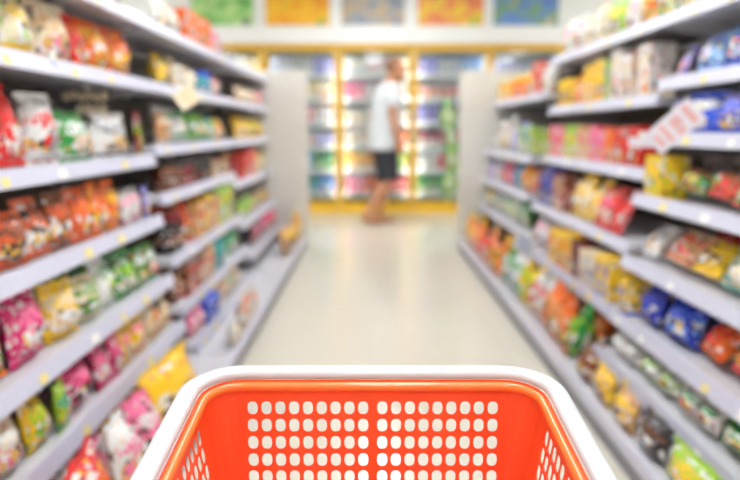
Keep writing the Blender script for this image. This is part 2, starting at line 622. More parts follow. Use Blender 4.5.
# ------------------------------------------------------------------ products on the racks
def fill(side, bay, idx, segs):
    """segs: (px0, px1, kind, 'pal pal ..', w, h[, opts]) ; px measured along the front of that shelf"""
    shelves = (LSH if side < 0 else RSH)[bay]
    B = (LB if side < 0 else RB)
    if idx == 'base':
        z, lx = 0.1, (BX_L if side < 0 else BX_R)
        above = shelves[-1][0]
        sname = 'base shelf'
        open_top = True
    else:
        z, lx = shelves[idx]
        above = shelves[idx - 1][0] if idx else 1.75
        sname = ORD[idx + 1] + ' shelf down'
        open_top = idx == 0
    backx = DX_L if side < 0 else DX_R
    X = side * lx
    rname = '%s %s rack' % ('left' if side < 0 else 'right', BAYN[bay])
    items = []
    for sg in segs:
        p0, p1, kind, pals, w, h = sg[:6]
        op = sg[6] if len(sg) > 6 else {}
        pals = pals.split()
        Xc = side * (lx + 0.018 + op.get('d', 0.09) / 2 + op.get('back', 0))
        ya, yb = ypx(p0, Xc, z), ypx(p1, Xc, z)
        ya, yb = min(ya, yb), max(ya, yb)
        ya, yb = max(ya, B[bay] + 0.045), min(yb, B[bay + 1] - 0.045)
        if yb - ya < 0.03:
            continue
        n = max(1, round((yb - ya) / w))
        step = (yb - ya) / n
        for i in range(n):
            items.append([ya + (i + 0.5) * step, step * 0.95, kind, pals[i % len(pals)], h * rnd.uniform(0.86, 1.08), op])
    items.sort(key=lambda q: -q[0])
    for k, (y, w, kind, pal, h, op) in enumerate(items):
        lean = op.get('lean', 0.10 if kind == 'bag' else 0.0)
        if kind == 'bag' and lean <= .3:
            lean += rnd.uniform(-.06, .14)
        d = op.get('d', {'bag': min(0.1, w * 0.6), 'box': 0.1}.get(kind, w))
        if kind in ('jar', 'cup', 'can', 'bot'):
            d = w = min(w, 0.105)
        room = lambda hh: min(hh, (above - z - 0.04 - d * math.sin(abs(lean))) / math.cos(lean) - 0.01)
        h = op['h'] if idx == 'base' and 'h' in op else room(h)     # front row of the base stands before the shelf above
        cx = lx + (0.018 if idx != 'base' else 0.006) + d / 2 + op.get('back', 0) + (0.008 if kind == 'cup' else 0)
        rzj = rnd.uniform(-0.16, 0.16) if kind == 'bag' else rnd.uniform(-.05, .05) if kind != 'box' else 0.0
        if kind == 'bag':
            w *= .95
        rz = (0 if side < 0 else PI) + rzj + op.get('yaw', 0)
        kn = KINDS[kind][1]
        lab = '%s %s, %s from far end, %s, %s' % (colour_words(pal), kn, ORD[k + 1], sname, rname)
        det = bay < 2
        product(kind, pal, (side * cx, y, z), (d, w, h), rz, lab, 'products on the shelf racks', lean, op.get('roll', 0), det)
        rows = op.get('rows', 2 if (z < 0.5 and bay < 2) else 1)
        for rr in range(1, rows):
            cx2 = cx + rr * (d + 0.02 + (h * math.sin(lean) if lean > 0.3 else 0.01))
            if cx2 + d / 2 + h * math.sin(lean) > backx - 0.05:
                break
            lab2 = '%s %s behind %s from far end, %s, %s' % (colour_words(pal), kn, ORD[k + 1], sname, rname)
            if rr > 1:
                lab2 = '%s %s in %s row, %s from far end, %s, %s' % (CN[pal[0]][1], kn, ORD[rr + 1], ORD[k + 1], sname, rname)
            h2 = room(h * rnd.uniform(.92, 1.0))
            if h2 < .03:
                break
            product(kind, pal, (side * cx2, y, z), (d, w, h2), rz, lab2, 'products on the shelf racks', lean, 0, False)


B1 = {'h': .185, 'd': .12, 'lean': .12, 'rows': 2}
B2 = {'h': .1, 'd': .075, 'lean': .2, 'rows': 1}
B3 = {'h': .21, 'd': .11, 'lean': .2, 'rows': 4}
Lf = lambda b, i, *s: fill(-1, b, i, s)
Rf = lambda b, i, *s: fill(1, b, i, s)
# left rack, near bay
Lf(0, 0, (60, 108, 'bag', 'cwy wly', .16, .15), (108, 174, 'bag', 'cwl wcy', .16, .16))
Lf(0, 1, (-40, 2, 'bag', 'wyc', .16, .18), (2, 34, 'bag', 'cyl', .16, .19), (34, 68, 'bag', 'cap', .2, .18), (68, 84, 'bag', 'rod', .12, .18),
   (84, 107, 'bag', 'oyx', .14, .19), (108, 146, 'bag', 'xoy', .3, .175), (147, 174, 'bag', 'cwy', .12, .15))
Lf(0, 2, (-50, -4, 'bag', 'rwy', .2, .2), (-3, 28, 'bag', 'rrw', .2, .23), (28, 56, 'bag', 'wre', .18, .19), (57, 94, 'bag', 'gwa', .25, .17),
   (94, 126, 'bag', 'wea', .22, .165), (129, 142, 'bag', 'dlr', .12, .17), (143, 174, 'bag', 'pca', .12, .15))
fill(-1, 0, 3, [(-40, 24, 'bag', 'xwk xnk', .16, .15), (24, 70, 'bag', 'xkw nxo xwo', .12, .165), (70, 118, 'bag', 'xor oxy oyx', .13, .16), (118, 138, 'bag', 'wpn', .13, .13), (138, 174, 'bag', 'uwa nax', .09, .13)])
Lf(0, 4, (-60, 8, 'bag', 'ogl mpc', .18, .16), (9, 48, 'bag', 'mpw', .2, .17), (49, 76, 'bag', 'yca', .15, .15), (76, 98, 'bag', 'cgl', .15, .15), (98, 132, 'bag', 'wgl glw', .14, .15), (132, 180, 'bag', 'gwo', .14, .14))
Lf(0, 5, (-60, 22, 'bag', 'wpu cwp', .18, .14), (22, 48, 'bag', 'ylg', .16, .14), (48, 62, 'bag', 'lty', .1, .14), (62, 92, 'bag', 'mpk', .15, .15), (92, 116, 'bag', 'mpw', .13, .14), (116, 140, 'bag', 'ypc', .11, .13), (140, 184, 'bag', 'can aon', .11, .12))
Lf(0, 'base', (-160, 10, 'bag', 'roy', .3, .17, B1), (10, 56, 'bag', 'rod', .2, .2, B1), (56, 112, 'bag', 'roy', .24, .2, B1), (112, 150, 'bag', 'wpa pwn', .18, .2, B1), (150, 190, 'bag', 'yyo', .3, .2, B1))
# left rack, middle bay
Lf(1, 0, (157, 178, 'bag', 'wce', .22, .15), (178, 204, 'box', 'oox', .3, .15), (204, 213, 'box', 'pwa', .12, .13), (213, 222, 'bot', 'bug', .1, .11), (222, 236, 'bag', 'cww', .2, .08))
Lf(1, 1, (157, 170, 'bag', 'yga', .16, .16), (170, 196, 'bag', 'cwa ccw', .2, .15), (196, 206, 'jar', 'tbs', .12, .12), (206, 218, 'bag', 'pac', .16, .14), (218, 236, 'bag', 'acw', .17, .13))
Lf(1, 2, (157, 166, 'bag', 'acr', .12, .13), (166, 188, 'bag', 'wgw', .2, .16, {'lean': .45}), (188, 208, 'bag', 'glw', .18, .15, {'lean': .4}), (208, 236, 'bag', 'tlw yow', .18, .13))
Lf(1, 3, (159, 177, 'jar', 'nkd', .1, .125), (177, 188, 'jar', 'dkp', .1, .12), (188, 206, 'jar', 'kkr', .1, .125), (206, 222, 'cup', 'nca', .1, .11), (222, 240, 'cup', 'arc', .1, .12))
Lf(1, 4, (163, 176, 'jar', 'kdn', .1, .17), (176, 190, 'bag', 'rdy', .14, .18), (190, 211, 'box', 'ary ynr', .14, .17), (211, 226, 'box', 'lyg', .16, .19), (226, 241, 'bag', 'ylo', .16, .17))
Lf(1, 5, (165, 178, 'bag', 'nax', .11, .14), (178, 196, 'box', 'nrx', .14, .16), (196, 206, 'box', 'arw', .12, .15), (206, 218, 'jar', 'ttb', .1, .15), (218, 243, 'bag', 'gtl', .18, .15))
Lf(1, 6, (168, 186, 'bag', 'cpw', .14, .12), (186, 200, 'bag', 'pwp', .14, .12), (200, 211, 'box', 'bvb', .14, .12), (211, 238, 'bag', 'cta awn', .16, .12))
Lf(1, 'base', (166, 190, 'bag', 'yao', .16, .12, {'h': .11, 'd': .06, 'lean': .04}), (190, 216, 'bag', 'wac', .16, .12, {'h': .1, 'd': .06, 'lean': .04}), (216, 236, 'bag', 'wca', .16, .12, {'h': .11, 'd': .06, 'lean': .04}), (236, 252, 'bag', 'woc', .16, .17, {'h': .16, 'd': .06, 'lean': .04}))
# left rack, end bay
Lf(2, 0, (236, 252, 'bag', 'wcl', .22, .07))
Lf(2, 1, (236, 256, 'bag', 'acw cwa', .16, .13), (256, 263, 'bag', 'pru', .14, .14), (263, 272, 'box', 'war', .16, .11))
Lf(2, 2, (237, 262, 'bag', 'yyo ylo', .17, .14), (262, 274, 'bag', 'oyo', .2, .14))
Lf(2, 3, (238, 250, 'box', 'rro', .14, .17), (250, 266, 'bag', 'yol ygr', .15, .16), (266, 276, 'box', 'rox', .18, .18))
Lf(2, 4, (238, 250, 'bag', 'lgy', .16, .12), (250, 266, 'bag', 'agr', .18, .1))
Lf(2, 5, (252, 263, 'bag', 'kpn', .22, .14), (263, 277, 'bag', 'mpk', .2, .14))
Lf(2, 'base', (285, 296, 'bag', 'ayn', .24, .2, {'h': .18}), (296, 310, 'bag', 'yoa', .24, .2, {'h': .24}))
# right rack, near bay
Rf(0, 0, (660, 700, 'bag', 'cly wlc', .16, .17), (700, 760, 'bag', 'cpw wlc', .16, .17))
Rf(0, 1, (662, 690, 'bag', 'uwp', .2, .13, {'lean': .5}), (690, 722, 'bag', 'suw', .2, .15, {'lean': .5}), (722, 760, 'bag', 'bsp', .16, .15, {'lean': .4}))
Rf(0, 2, (660, 690, 'bag', 'uwb', .2, .13), (690, 722, 'bag', 'bwu', .18, .14), (722, 770, 'bag', 'ubv', .15, .14))
Rf(0, 3, (638, 652, 'bag', 'ega', .1, .08), (652, 672, 'box', 'yyl', .1, .15), (672, 700, 'bag', 'grl', .15, .09, {'lean': .9}), (700, 730, 'bag', 'rag', .14, .09, {'lean': .9}), (730, 780, 'bag', 'rgw', .14, .09, {'lean': .9}))
Rf(0, 4, (634, 658, 'bag', 'wea', .18, .12, {'lean': .7}), (658, 690, 'bag', 'arp', .18, .12, {'lean': .8}), (690, 716, 'bag', 'yyn', .12, .13, {'lean': .8}), (716, 760, 'bag', 'tcw', .16, .13, {'lean': .5}), (760, 800, 'bag', 'tcw', .16, .12, {'lean': .5}))
Rf(0, 5, (622, 636, 'box', 'ybw', .08, .15), (636, 694, 'bag', 'vbs vvb', .2, .145, {'lean': .2}), (694, 760, 'bag', 'rry orr', .18, .13, {'lean': .7}), (760, 850, 'bag', 'roy', .2, .13, {'lean': .7}))
Rf(0, 6, (612, 640, 'bag', 'wwe', .12, .1, {'lean': .3}), (640, 680, 'bag', 'wlg', .13, .1, {'lean': .4}), (680, 720, 'bag', 'wgr', .13, .1, {'lean': .4}), (720, 760, 'bag', 'gwy', .13, .1, {'lean': .4}), (760, 850, 'bag', 'wyb', .15, .1, {'lean': .4}))
Rf(0, 'base', (566, 596, 'bag', 'dny', .16, .14, B2), (596, 640, 'bag', 'ayn yan', .18, .14, B2), (640, 668, 'bag', 'kne', .16, .14, B2), (668, 720, 'bag', 'lya', .2, .14, B2), (720, 840, 'bag', 'any', .2, .14, B2))
# right rack, middle bay
Rf(1, 0, (560, 582, 'bag', 'wpl', .2, .2), (582, 604, 'bag', 'cwe', .2, .19), (604, 624, 'bag', 'lyw', .18, .2), (624, 640, 'bag', 'wpc', .16, .17), (640, 658, 'bag', 'oya', .14, .18), (658, 676, 'bag', 'ylw', .14, .18))
Rf(1, 1, (546, 558, 'jar', 'okn', .12, .19), (558, 574, 'jar', 'yka', .12, .2), (574, 592, 'bag', 'oya', .18, .2), (592, 612, 'box', 'yyo', .18, .21), (612, 619, 'box', 'lee', .06, .19), (619, 641, 'box', 'wcr', .16, .21), (641, 647, 'box', 'naa', .05, .19), (647, 660, 'box', 'wco', .12, .21))
Rf(1, 2, (540, 555, 'box', 'gye', .16, .17), (555, 572, 'box', 'pra', .16, .16), (572, 584, 'box', 'lyc', .12, .17), (584, 597, 'box', 'apc', .12, .16), (597, 613, 'box', 'ppo', .14, .16), (613, 622, 'box', 'oor', .08, .17), (622, 650, 'box', 'rrd', .14, .16))
Rf(1, 3, (524, 534, 'box', 'tbl', .14, .19), (534, 546, 'box', 'ora', .14, .2), (546, 560, 'box', 'vvk', .14, .2), (560, 572, 'box', 'nap', .12, .19), (572, 598, 'bag', 'yca ycw', .16, .21, {'lean': .3}), (598, 612, 'bag', 'rpc', .1, .2, {'lean': .3}), (612, 626, 'bag', 'rrd', .07, .2, {'lean': .3}))
Rf(1, 4, (515, 528, 'box', 'glw', .16, .14), (528, 552, 'bag', 'wpu', .2, .17, {'lean': .3}), (556, 580, 'box', 'yoa', .16, .18), (580, 588, 'box', 'ddk', .08, .17), (588, 604, 'box', 'cwb', .1, .17), (604, 620, 'box', 'ybc', .1, .17))
Rf(1, 'base', (498, 510, 'bag', 'gwr', .17, .17, B3), (510, 522, 'bag', 'wgs', .17, .17, B3), (522, 534, 'bag', 'ylg', .16, .2, B3), (534, 545, 'bag', 'wre', .14, .17, B3), (545, 572, 'bag', 'oan', .17, .2, B3), (572, 592, 'bag', 'gln', .14, .2, B3), (592, 625, 'bag', 'dyn ndy', .13, .18, B3))
# right rack, end bay
Rf(2, 0, (494, 504, 'bag', 'wyl', .2, .14), (504, 516, 'box', 'yoy', .16, .15), (516, 528, 'jar', 'oyr', .12, .17), (528, 538, 'bag', 'yoa', .14, .17), (538, 546, 'box', 'rro', .14, .2), (546, 560, 'bag', 'wwc', .12, .2))
Rf(2, 1, (486, 494, 'bag', 'ewn', .24, .2), (494, 502, 'bag', 'wnw', .24, .24), (502, 512, 'bag', 'wnc', .22, .24), (512, 524, 'bag', 'ues', .2, .2), (524, 540, 'box', 'lec tew', .16, .18))
Rf(2, 2, (486, 494, 'bag', 'uwa', .24, .16), (494, 503, 'bag', 'wup', .2, .15), (503, 513, 'bag', 'pno', .18, .15), (513, 524, 'bag', 'tub', .18, .17), (524, 538, 'bag', 'oya', .16, .15))
Rf(2, 3, (485, 494, 'bag', 'nyl', .24, .15), (494, 504, 'bag', 'ewg', .2, .15), (504, 516, 'bag', 'wgl', .18, .16), (516, 530, 'bag', 'gwn', .18, .16))
Rf(2, 'base', (457, 464, 'bag', 'lyg', .26, .2, {'h': .2}), (464, 472, 'bag', 'yoa', .26, .2, {'h': .22}), (472, 481, 'bag', 'oyr', .24, .2, {'h': .2}), (481, 490, 'bag', 'orb', .22, .2, {'h': .19}), (490, 500, 'bag', 'ogy', .22, .2, {'h': .18}))
# second pile behind the front bags on the base of the end bay
for k, (px, pal, h) in enumerate(((460, 'yla', .21), (470, 'aoy', .21), (480, 'yon', .2), (487, 'nro', .2))):
    y = ypx(px, BX_R, .1)
    product('bag', pal, (0.9, min(y, 5.7), .1), (.1, .22, h), PI, '%s snack bag in the pile behind, %s from far end, base shelf, right end rack' % (CN[pal[0]][1], ORD[k + 1]), 'products on the shelf racks', .1, 0, False)


hc_ = empty('hanging_card', (-.965, 2.5, 1.012), 'dark card with cream bubble lettering hung under the left second shelf', 'card', None, -.62)
MB().box(-.002, .002, -.095, .095, 0, .105).build('card', cmat('k'), hc_)
for q, (yy, zz, rr_) in enumerate([(-.08 + i * .029, .078 + .006 * (i % 2), .0165) for i in range(6)] + [(-.03 + i * .03, .034 + .005 * (i % 2), .018) for i in range(4)]):
    lt = MB()
    lt.loft([[(x_, yy + r_ * math.cos(2 * PI * i / 12) * .85, zz + r_ * math.sin(2 * PI * i / 12)) for x_, r_ in ((.0025, rr_), (.006, rr_ * .9), (.006, rr_ * .35), (.0025, rr_ * .3))] for i in range(13)], cap=False)
    lt.build('letter', cmat('c'), hc_)
MB().box(-.001, .001, -.01, .01, .105, .119).build('hook', M_TAGW, hc_)
for k in range(3):
    product('box', 'eke', (1.22, 2.48 - k * .17, .745), (.08, .14, .15), PI, 'dark grey carton at the back, %s from far end, fourth shelf, right near rack' % ORD[k + 1], 'products on the shelf racks')
    product('bag', 'rdy', (1.2, 2.46 - k * .19, .52), (.07, .18, .14), PI, 'red snack bag at the back, %s from far end, fifth shelf, right near rack' % ORD[k + 1], 'products on the shelf racks', .5)
product('bag', 'knc', (-.98, 2.2, .88), (.06, .2, .19), 0, 'black pack with brown print behind the green bag, left near rack', 'products on the shelf racks', .05)

# cards clipped to the price rails
def price_card(loc, w, h, rz, tilt, base, ink, label, spin=0.0):
    t = empty('price_card', loc, label, 'card', None, rz)
    t.rotation_euler = (spin, tilt, rz)
    MB().box(-0.0008, 0.0008, -w / 2, w / 2, -h, 0).build('card', base, t)
    pr = MB()
    for k, (a, b, c, d) in enumerate(((-.38, .38, -.22, -.1), (-.3, .1, -.52, -.32), (-.38, .38, -.72, -.62), (.15, .38, -.52, -.36), (-.2, .3, -.9, -.8))):
        pr.box(0.0009, 0.0013, a * w, b * w, c * h, d * h)
    pr.build('printed_line', ink, t)
    MB().box(-0.004, 0.003, -0.012, 0.012, -0.006, 0.02).build('clip', M_TAGW, t)


M_INKR = mat('ink_pink_red', (240, 190, 190), 0.5)
M_INKG = mat('ink_tan', (226, 190, 140), 0.5)
M_INKB = mat('ink_blue', (150, 180, 235), 0.5)
M_CARDC = mat('card_cream', (246, 232, 206), 0.5)
M_CARDL = mat('card_lilac', (240, 236, 248), 0.5)
price_card((.885, 1.98, 1.04), .075, .16, PI + .9, .25, M_CARDL, M_INKR, 'white price card with red print tilted off a right near rack rail', -.85)
price_card((.955, 2.55, .955), .16, .035, PI + .3, .2, M_CARDL, M_CARDL, 'white strip card sticking out at the joint of the right racks')
price_card((-.785, 3.05, 1.15), .12, .08, -.7, -.35, M_CARDC, M_INKG, 'cream price card hanging off a left middle rack rail', .5)
price_card((.80, 3.62, .45), .13, .14, PI + .6, .4, M_CARDL, M_INKB, 'white and blue card drooping over the lower right middle shelf', -.6)
price_card((-.83, 1.93, 1.165), .05, .03, -.1, 0, M_TAGW, M_INKB, 'small white rail tag over the left near third shelf')

# strip of green packets hanging on the fridge side of the right end panel
cs = empty('clip_strip', (.655, 5.99, .38), 'hanging strip of green snack packets beside the right end panel', 'clip strip')
MB().box(-.012, .012, -.002, .002, 0, .85).build('strip', M_WHITE, cs)
for k in range(9):
    o = bpy.data.objects.new('packet', part_mesh('bag', k % 5, None, 'lwg' if k % 2 else 'glw'))
    o.parent = cs
    o.location = (0.03 * math.sin(k * .5), -.03, .02 + k * .088)
    o.scale = (.05, .10 + .03 * math.sin(k * 2.1), .12)
    o.rotation_euler = (0.12, 0.1 * math.sin(k * 2), -PI / 2)
    COL.objects.link(o)

# ------------------------------------------------------------------ fridges on the back wall
FY = 8.60
FZ = 1.965


def glass_mat():
    m = bpy.data.materials.new('fridge_glass')
    m.use_nodes = True
    nt = m.node_tree
    for n in list(nt.nodes):
        nt.nodes.remove(n)
    out = nt.nodes.new('ShaderNodeOutputMaterial')
    mx = nt.nodes.new('ShaderNodeMixShader')
    tr = nt.nodes.new('ShaderNodeBsdfTransparent')
    tr.inputs[0].default_value = (.95, .98, .99, 1)
    gl = nt.nodes.new('ShaderNodeBsdfGlossy')
    gl.inputs['Roughness'].default_value = .03
    fr = nt.nodes.new('ShaderNodeFresnel')
    fr.inputs[0].default_value = 1.45
    nt.links.new(fr.outputs[0], mx.inputs[0])
    nt.links.new(tr.outputs[0], mx.inputs[1])
    nt.links.new(gl.outputs[0], mx.inputs[2])
    nt.links.new(mx.outputs[0], out.inputs[0])
    return m


M_GLASS = glass_mat()
M_FIN = mat('fridge_interior', (240, 243, 246), 0.5)
M_TUBE = mat('fridge_tube', (255, 255, 255), 0.5, emit=(244, 250, 255), strength=FRIDGE_POWER)
M_DARK = mat('dark_gasket', (60, 60, 62), 0.6)
FB = [-2.115, -1.24, -.365, .51, 1.385, 2.26]
FN = ['leftmost', 'second', 'third', 'fourth', 'rightmost']
FSH = [.22, .50, .78, 1.06, 1.34, 1.62]
FPAL = [
    ['wsu cwp ysw', 'wys', 'wpl', 'gtw', 'bsw', 'tgb'],
    ['wus wcs uws', 'ywo cyw wyo', 'wce pwc wou', 'oyw wpo uwb', 'wsg sge gtw', 'gtk tgb bgw', ],
    ['wcs wpw cwo', 'pwr wpc wyp', 'cwo owy wcp', 'woy ycw oaw', 'yow oyc gyl', 'pwr orw rwp'],
    ['uws wsu suw', 'owr rwo wro', 'uke kue vuw', 'kmw pkd mkr', 'wke rwp kgw', 'gke tgw gkl'],
    ['uws wsu', 'owr yow', 'wke pwk', 'gkl wgl', 'lgw glk', 'gke tgw'],
]
for k in range(5):
    x0, x1 = FB[k], FB[k + 1]
    fn = FN[k] + (' fridge' if k in (0, 4) else ' fridge from the left')
    t = empty('display_fridge', ((x0 + x1) / 2, FY, 0), '%s glass-door drinks fridge with yellow frame' % (FN[k] if k in (0, 4) else FN[k] + ' from left'), 'fridge', 'drinks fridges along the back wall')
    hw = (x1 - x0) / 2 - .003
    MB().box(-hw, hw, .74, .78, .0, FZ).build('cabinet_back', M_FIN, t)
    for s in (-1, 1):
        MB().box(min(s * hw, s * (hw - .012)), max(s * hw, s * (hw - .012)), .03, .74, 0, FZ).build('cabinet_side', M_FIN, t)
    MB().box(-hw + .013, hw - .013, .03, .74, FZ - .03, FZ).build('cabinet_top', M_FIN, t)
    MB().box(-hw + .013, hw - .013, .03, .74, 0, .10).build('cabinet_floor', M_FIN, t)
    MB().box(-hw, hw, -.02, .029, 0, .10).build('base_board', M_YEL, t, bevel=.006)
    MB().box(-hw, hw, -.015, .029, FZ - .04, FZ).build('top_rail', M_YEL, t, bevel=.006)
    d = MB()
    dw = hw - .012
    sw = .036 if k not in (1, 2) else .04
    d.box(-dw, -dw + sw, -.03, .028, .105, FZ - .045).box(dw - sw, dw, -.03, .028, .105, FZ - .045)
    d.box(-dw + sw, dw - sw, -.03, .028, .105, .135).box(-dw + sw, dw - sw, -.03, .028, FZ - .08, FZ - .045)
    dr = d.build('door', M_YEL, t)
    MB().box(-dw + sw + .001, dw - sw - .001, -.006, .0, .136, FZ - .081).build('glass_pane', M_GLASS, dr)
    hx = dw - .02 if k % 2 == 0 else -dw + .02
    MB().tube([(hx, -.031, .85), (hx, -.065, .87), (hx, -.065, 1.2), (hx, -.031, 1.22)], .009).build('handle', M_ALU, dr)
    for s in (-1, 1):
        MB().tube([(s * (hw - .035), .05, .2), (s * (hw - .035), .05, FZ - .12)], .012).build('light_tube', M_TUBE, t)
    for z in FSH:
        sb = MB().box(-hw + .014, hw - .014, .1, .70, z - .012, z).build('shelf', M_FIN, t)
        MB().box(-hw + .014, hw - .014, .088, .099, z - .03, z + .02).build('price_strip', M_WHITE, sb)
    for si, z in enumerate(reversed(FSH)):
        pals = FPAL[k][si].split()
        kd = ['box', 'bot', 'box', 'bot', 'can', 'bot'][(si + k) % 6]
        n = {'box': 8, 'bot': 9, 'can': 10}[kd]
        stp = (2 * hw - .12) / n
        q = 0
        for i in range(n):
            pal = pals[(i * len(pals)) // n]
            h = {'box': .21, 'bot': .23, 'can': .155}[kd] * rnd.uniform(.9, 1.03)
            w = stp * .9
            lab = '%s drink %s, %s from left, %s shelf down, %s' % (colour_words(pal), KINDS[kd][1], ORD[i + 1], ORD[si + 1], fn)
            product(kd, pal, ((x0 + x1) / 2 - hw + .06 + (i + .5) * stp, FY + .17, z), (w if kd != 'box' else .09, w, h), -PI / 2, lab, 'drinks in the fridges', 0, 0, False)

# soffit and posters above the fridges
structure('trim_1', MB().box(-3.6, 3.6, FY - .05, RY1, FZ + .005, FZ + .185).box(-3.6, 3.6, FY + .02, RY1, FZ + .185, RZ), M_WHITE, 'white soffit band above the fridge doors')
structure('trim_2', MB().box(-3.6, FB[0] - .004, FY, RY1, 0, FZ).box(FB[-1] + .004, 3.6, FY, RY1, 0, FZ), M_WHITE, 'white filler panels at the ends of the fridge row')


def poster(px0, px1, pal, label, scale):
    tt = 8.42
    x0, x1 = (px0 - 370) / FPX * tt, (px1 - 370) / FPX * tt
    z0, z1 = 2.175, 2.64
    t = empty('poster', ((x0 + x1) / 2, FY + .018, z0), label, 'poster', 'posters above the fridges')
    w = (x1 - x0) / 2
    m = bpy.data.materials.new('poster_print')
    m.use_nodes = True
    nt = m.node_tree
    b = nt.nodes['Principled BSDF']
    b.inputs['Roughness'].default_value = .45
    tc = nt.nodes.new('ShaderNodeTexCoord')
    vo = nt.nodes.new('ShaderNodeTexNoise')
    vo.inputs['Scale'].default_value = scale
    vo.inputs['Detail'].default_value = 2
    nt.links.new(tc.outputs['Object'], vo.inputs['Vector'])
    cr = nt.nodes.new('ShaderNodeValToRGB')
    cr.color_ramp.interpolation = 'EASE'
    el = cr.color_ramp.elements
    while len(el) < len(pal):
        el.new(.5)
    for i, c in enumerate(pal):
        el[i].position = .3 + .4 * i / (len(pal) - 1)
        el[i].color = lin(c)
    nt.links.new(vo.outputs['Fac'], cr.inputs[0])
    nt.links.new(cr.outputs[0], b.inputs['Base Color'])
    MB().box(-w, w, -.012, 0, 0, z1 - z0).build('print_sheet', m, t)
    f = MB()
    e = .02
    f.box(-w - e, -w, -.02, 0, -e, z1 - z0 + e).box(w, w + e, -.02, 0, -e, z1 - z0 + e).box(-w, w, -.02, 0, -e, 0).box(-w, w, -.02, 0, z1 - z0, z1 - z0 + e)
    f.build('poster_frame', M_WHITE, t)


poster(194, 255, [(70, 120, 70), (130, 200, 110), (190, 225, 150), (80, 110, 100)], 'green leafy poster above the leftmost fridges', 6)
poster(267, 330, [(226, 116, 30), (246, 176, 36), (248, 196, 50), (170, 170, 50)], 'yellow and orange poster above the fridges', 6)
poster(342, 404, [(84, 104, 150), (150, 160, 170), (190, 166, 128), (120, 140, 180)], 'grey-blue landscape poster above the man', 6)
poster(417, 482, [(232, 104, 96), (240, 150, 96), (246, 206, 70), (180, 195, 80)], 'pink and yellow poster right of the landscape poster', 6)
poster(492, 556, [(70, 100, 180), (110, 150, 215), (120, 160, 110), (205, 195, 180)], 'blue and green scenic poster at the right', 6)


# ------------------------------------------------------------------ the man walking past the fridges
def ring(c, a, b, rx, ry, n=14):
    return [Vector(c) + a * (rx * math.cos(2 * PI * i / n)) + b * (ry * math.sin(2 * PI * i / n)) for i in range(n)]


def limb(mb, pts, n=14):
    """pts: (pos, rx, ry) ; rings perpendicular to the path; rx along the walking direction"""
    P = [Vector(p[0]) for p in pts]
    rings = []
    for k in range(len(P)):
        d = (P[min(k + 1, len(P) - 1)] - P[max(k - 1, 0)]).normalized()
        a = Vector((1, 0, 0)) - d * d.x
        if a.length < .2:
            a = Vector((0, 0, 1)) - d * d.z
        a.normalize()
        b = d.cross(a)
        rings.append(ring(P[k], a, b, pts[k][1], pts[k][2], n))
    mb.loft(rings)


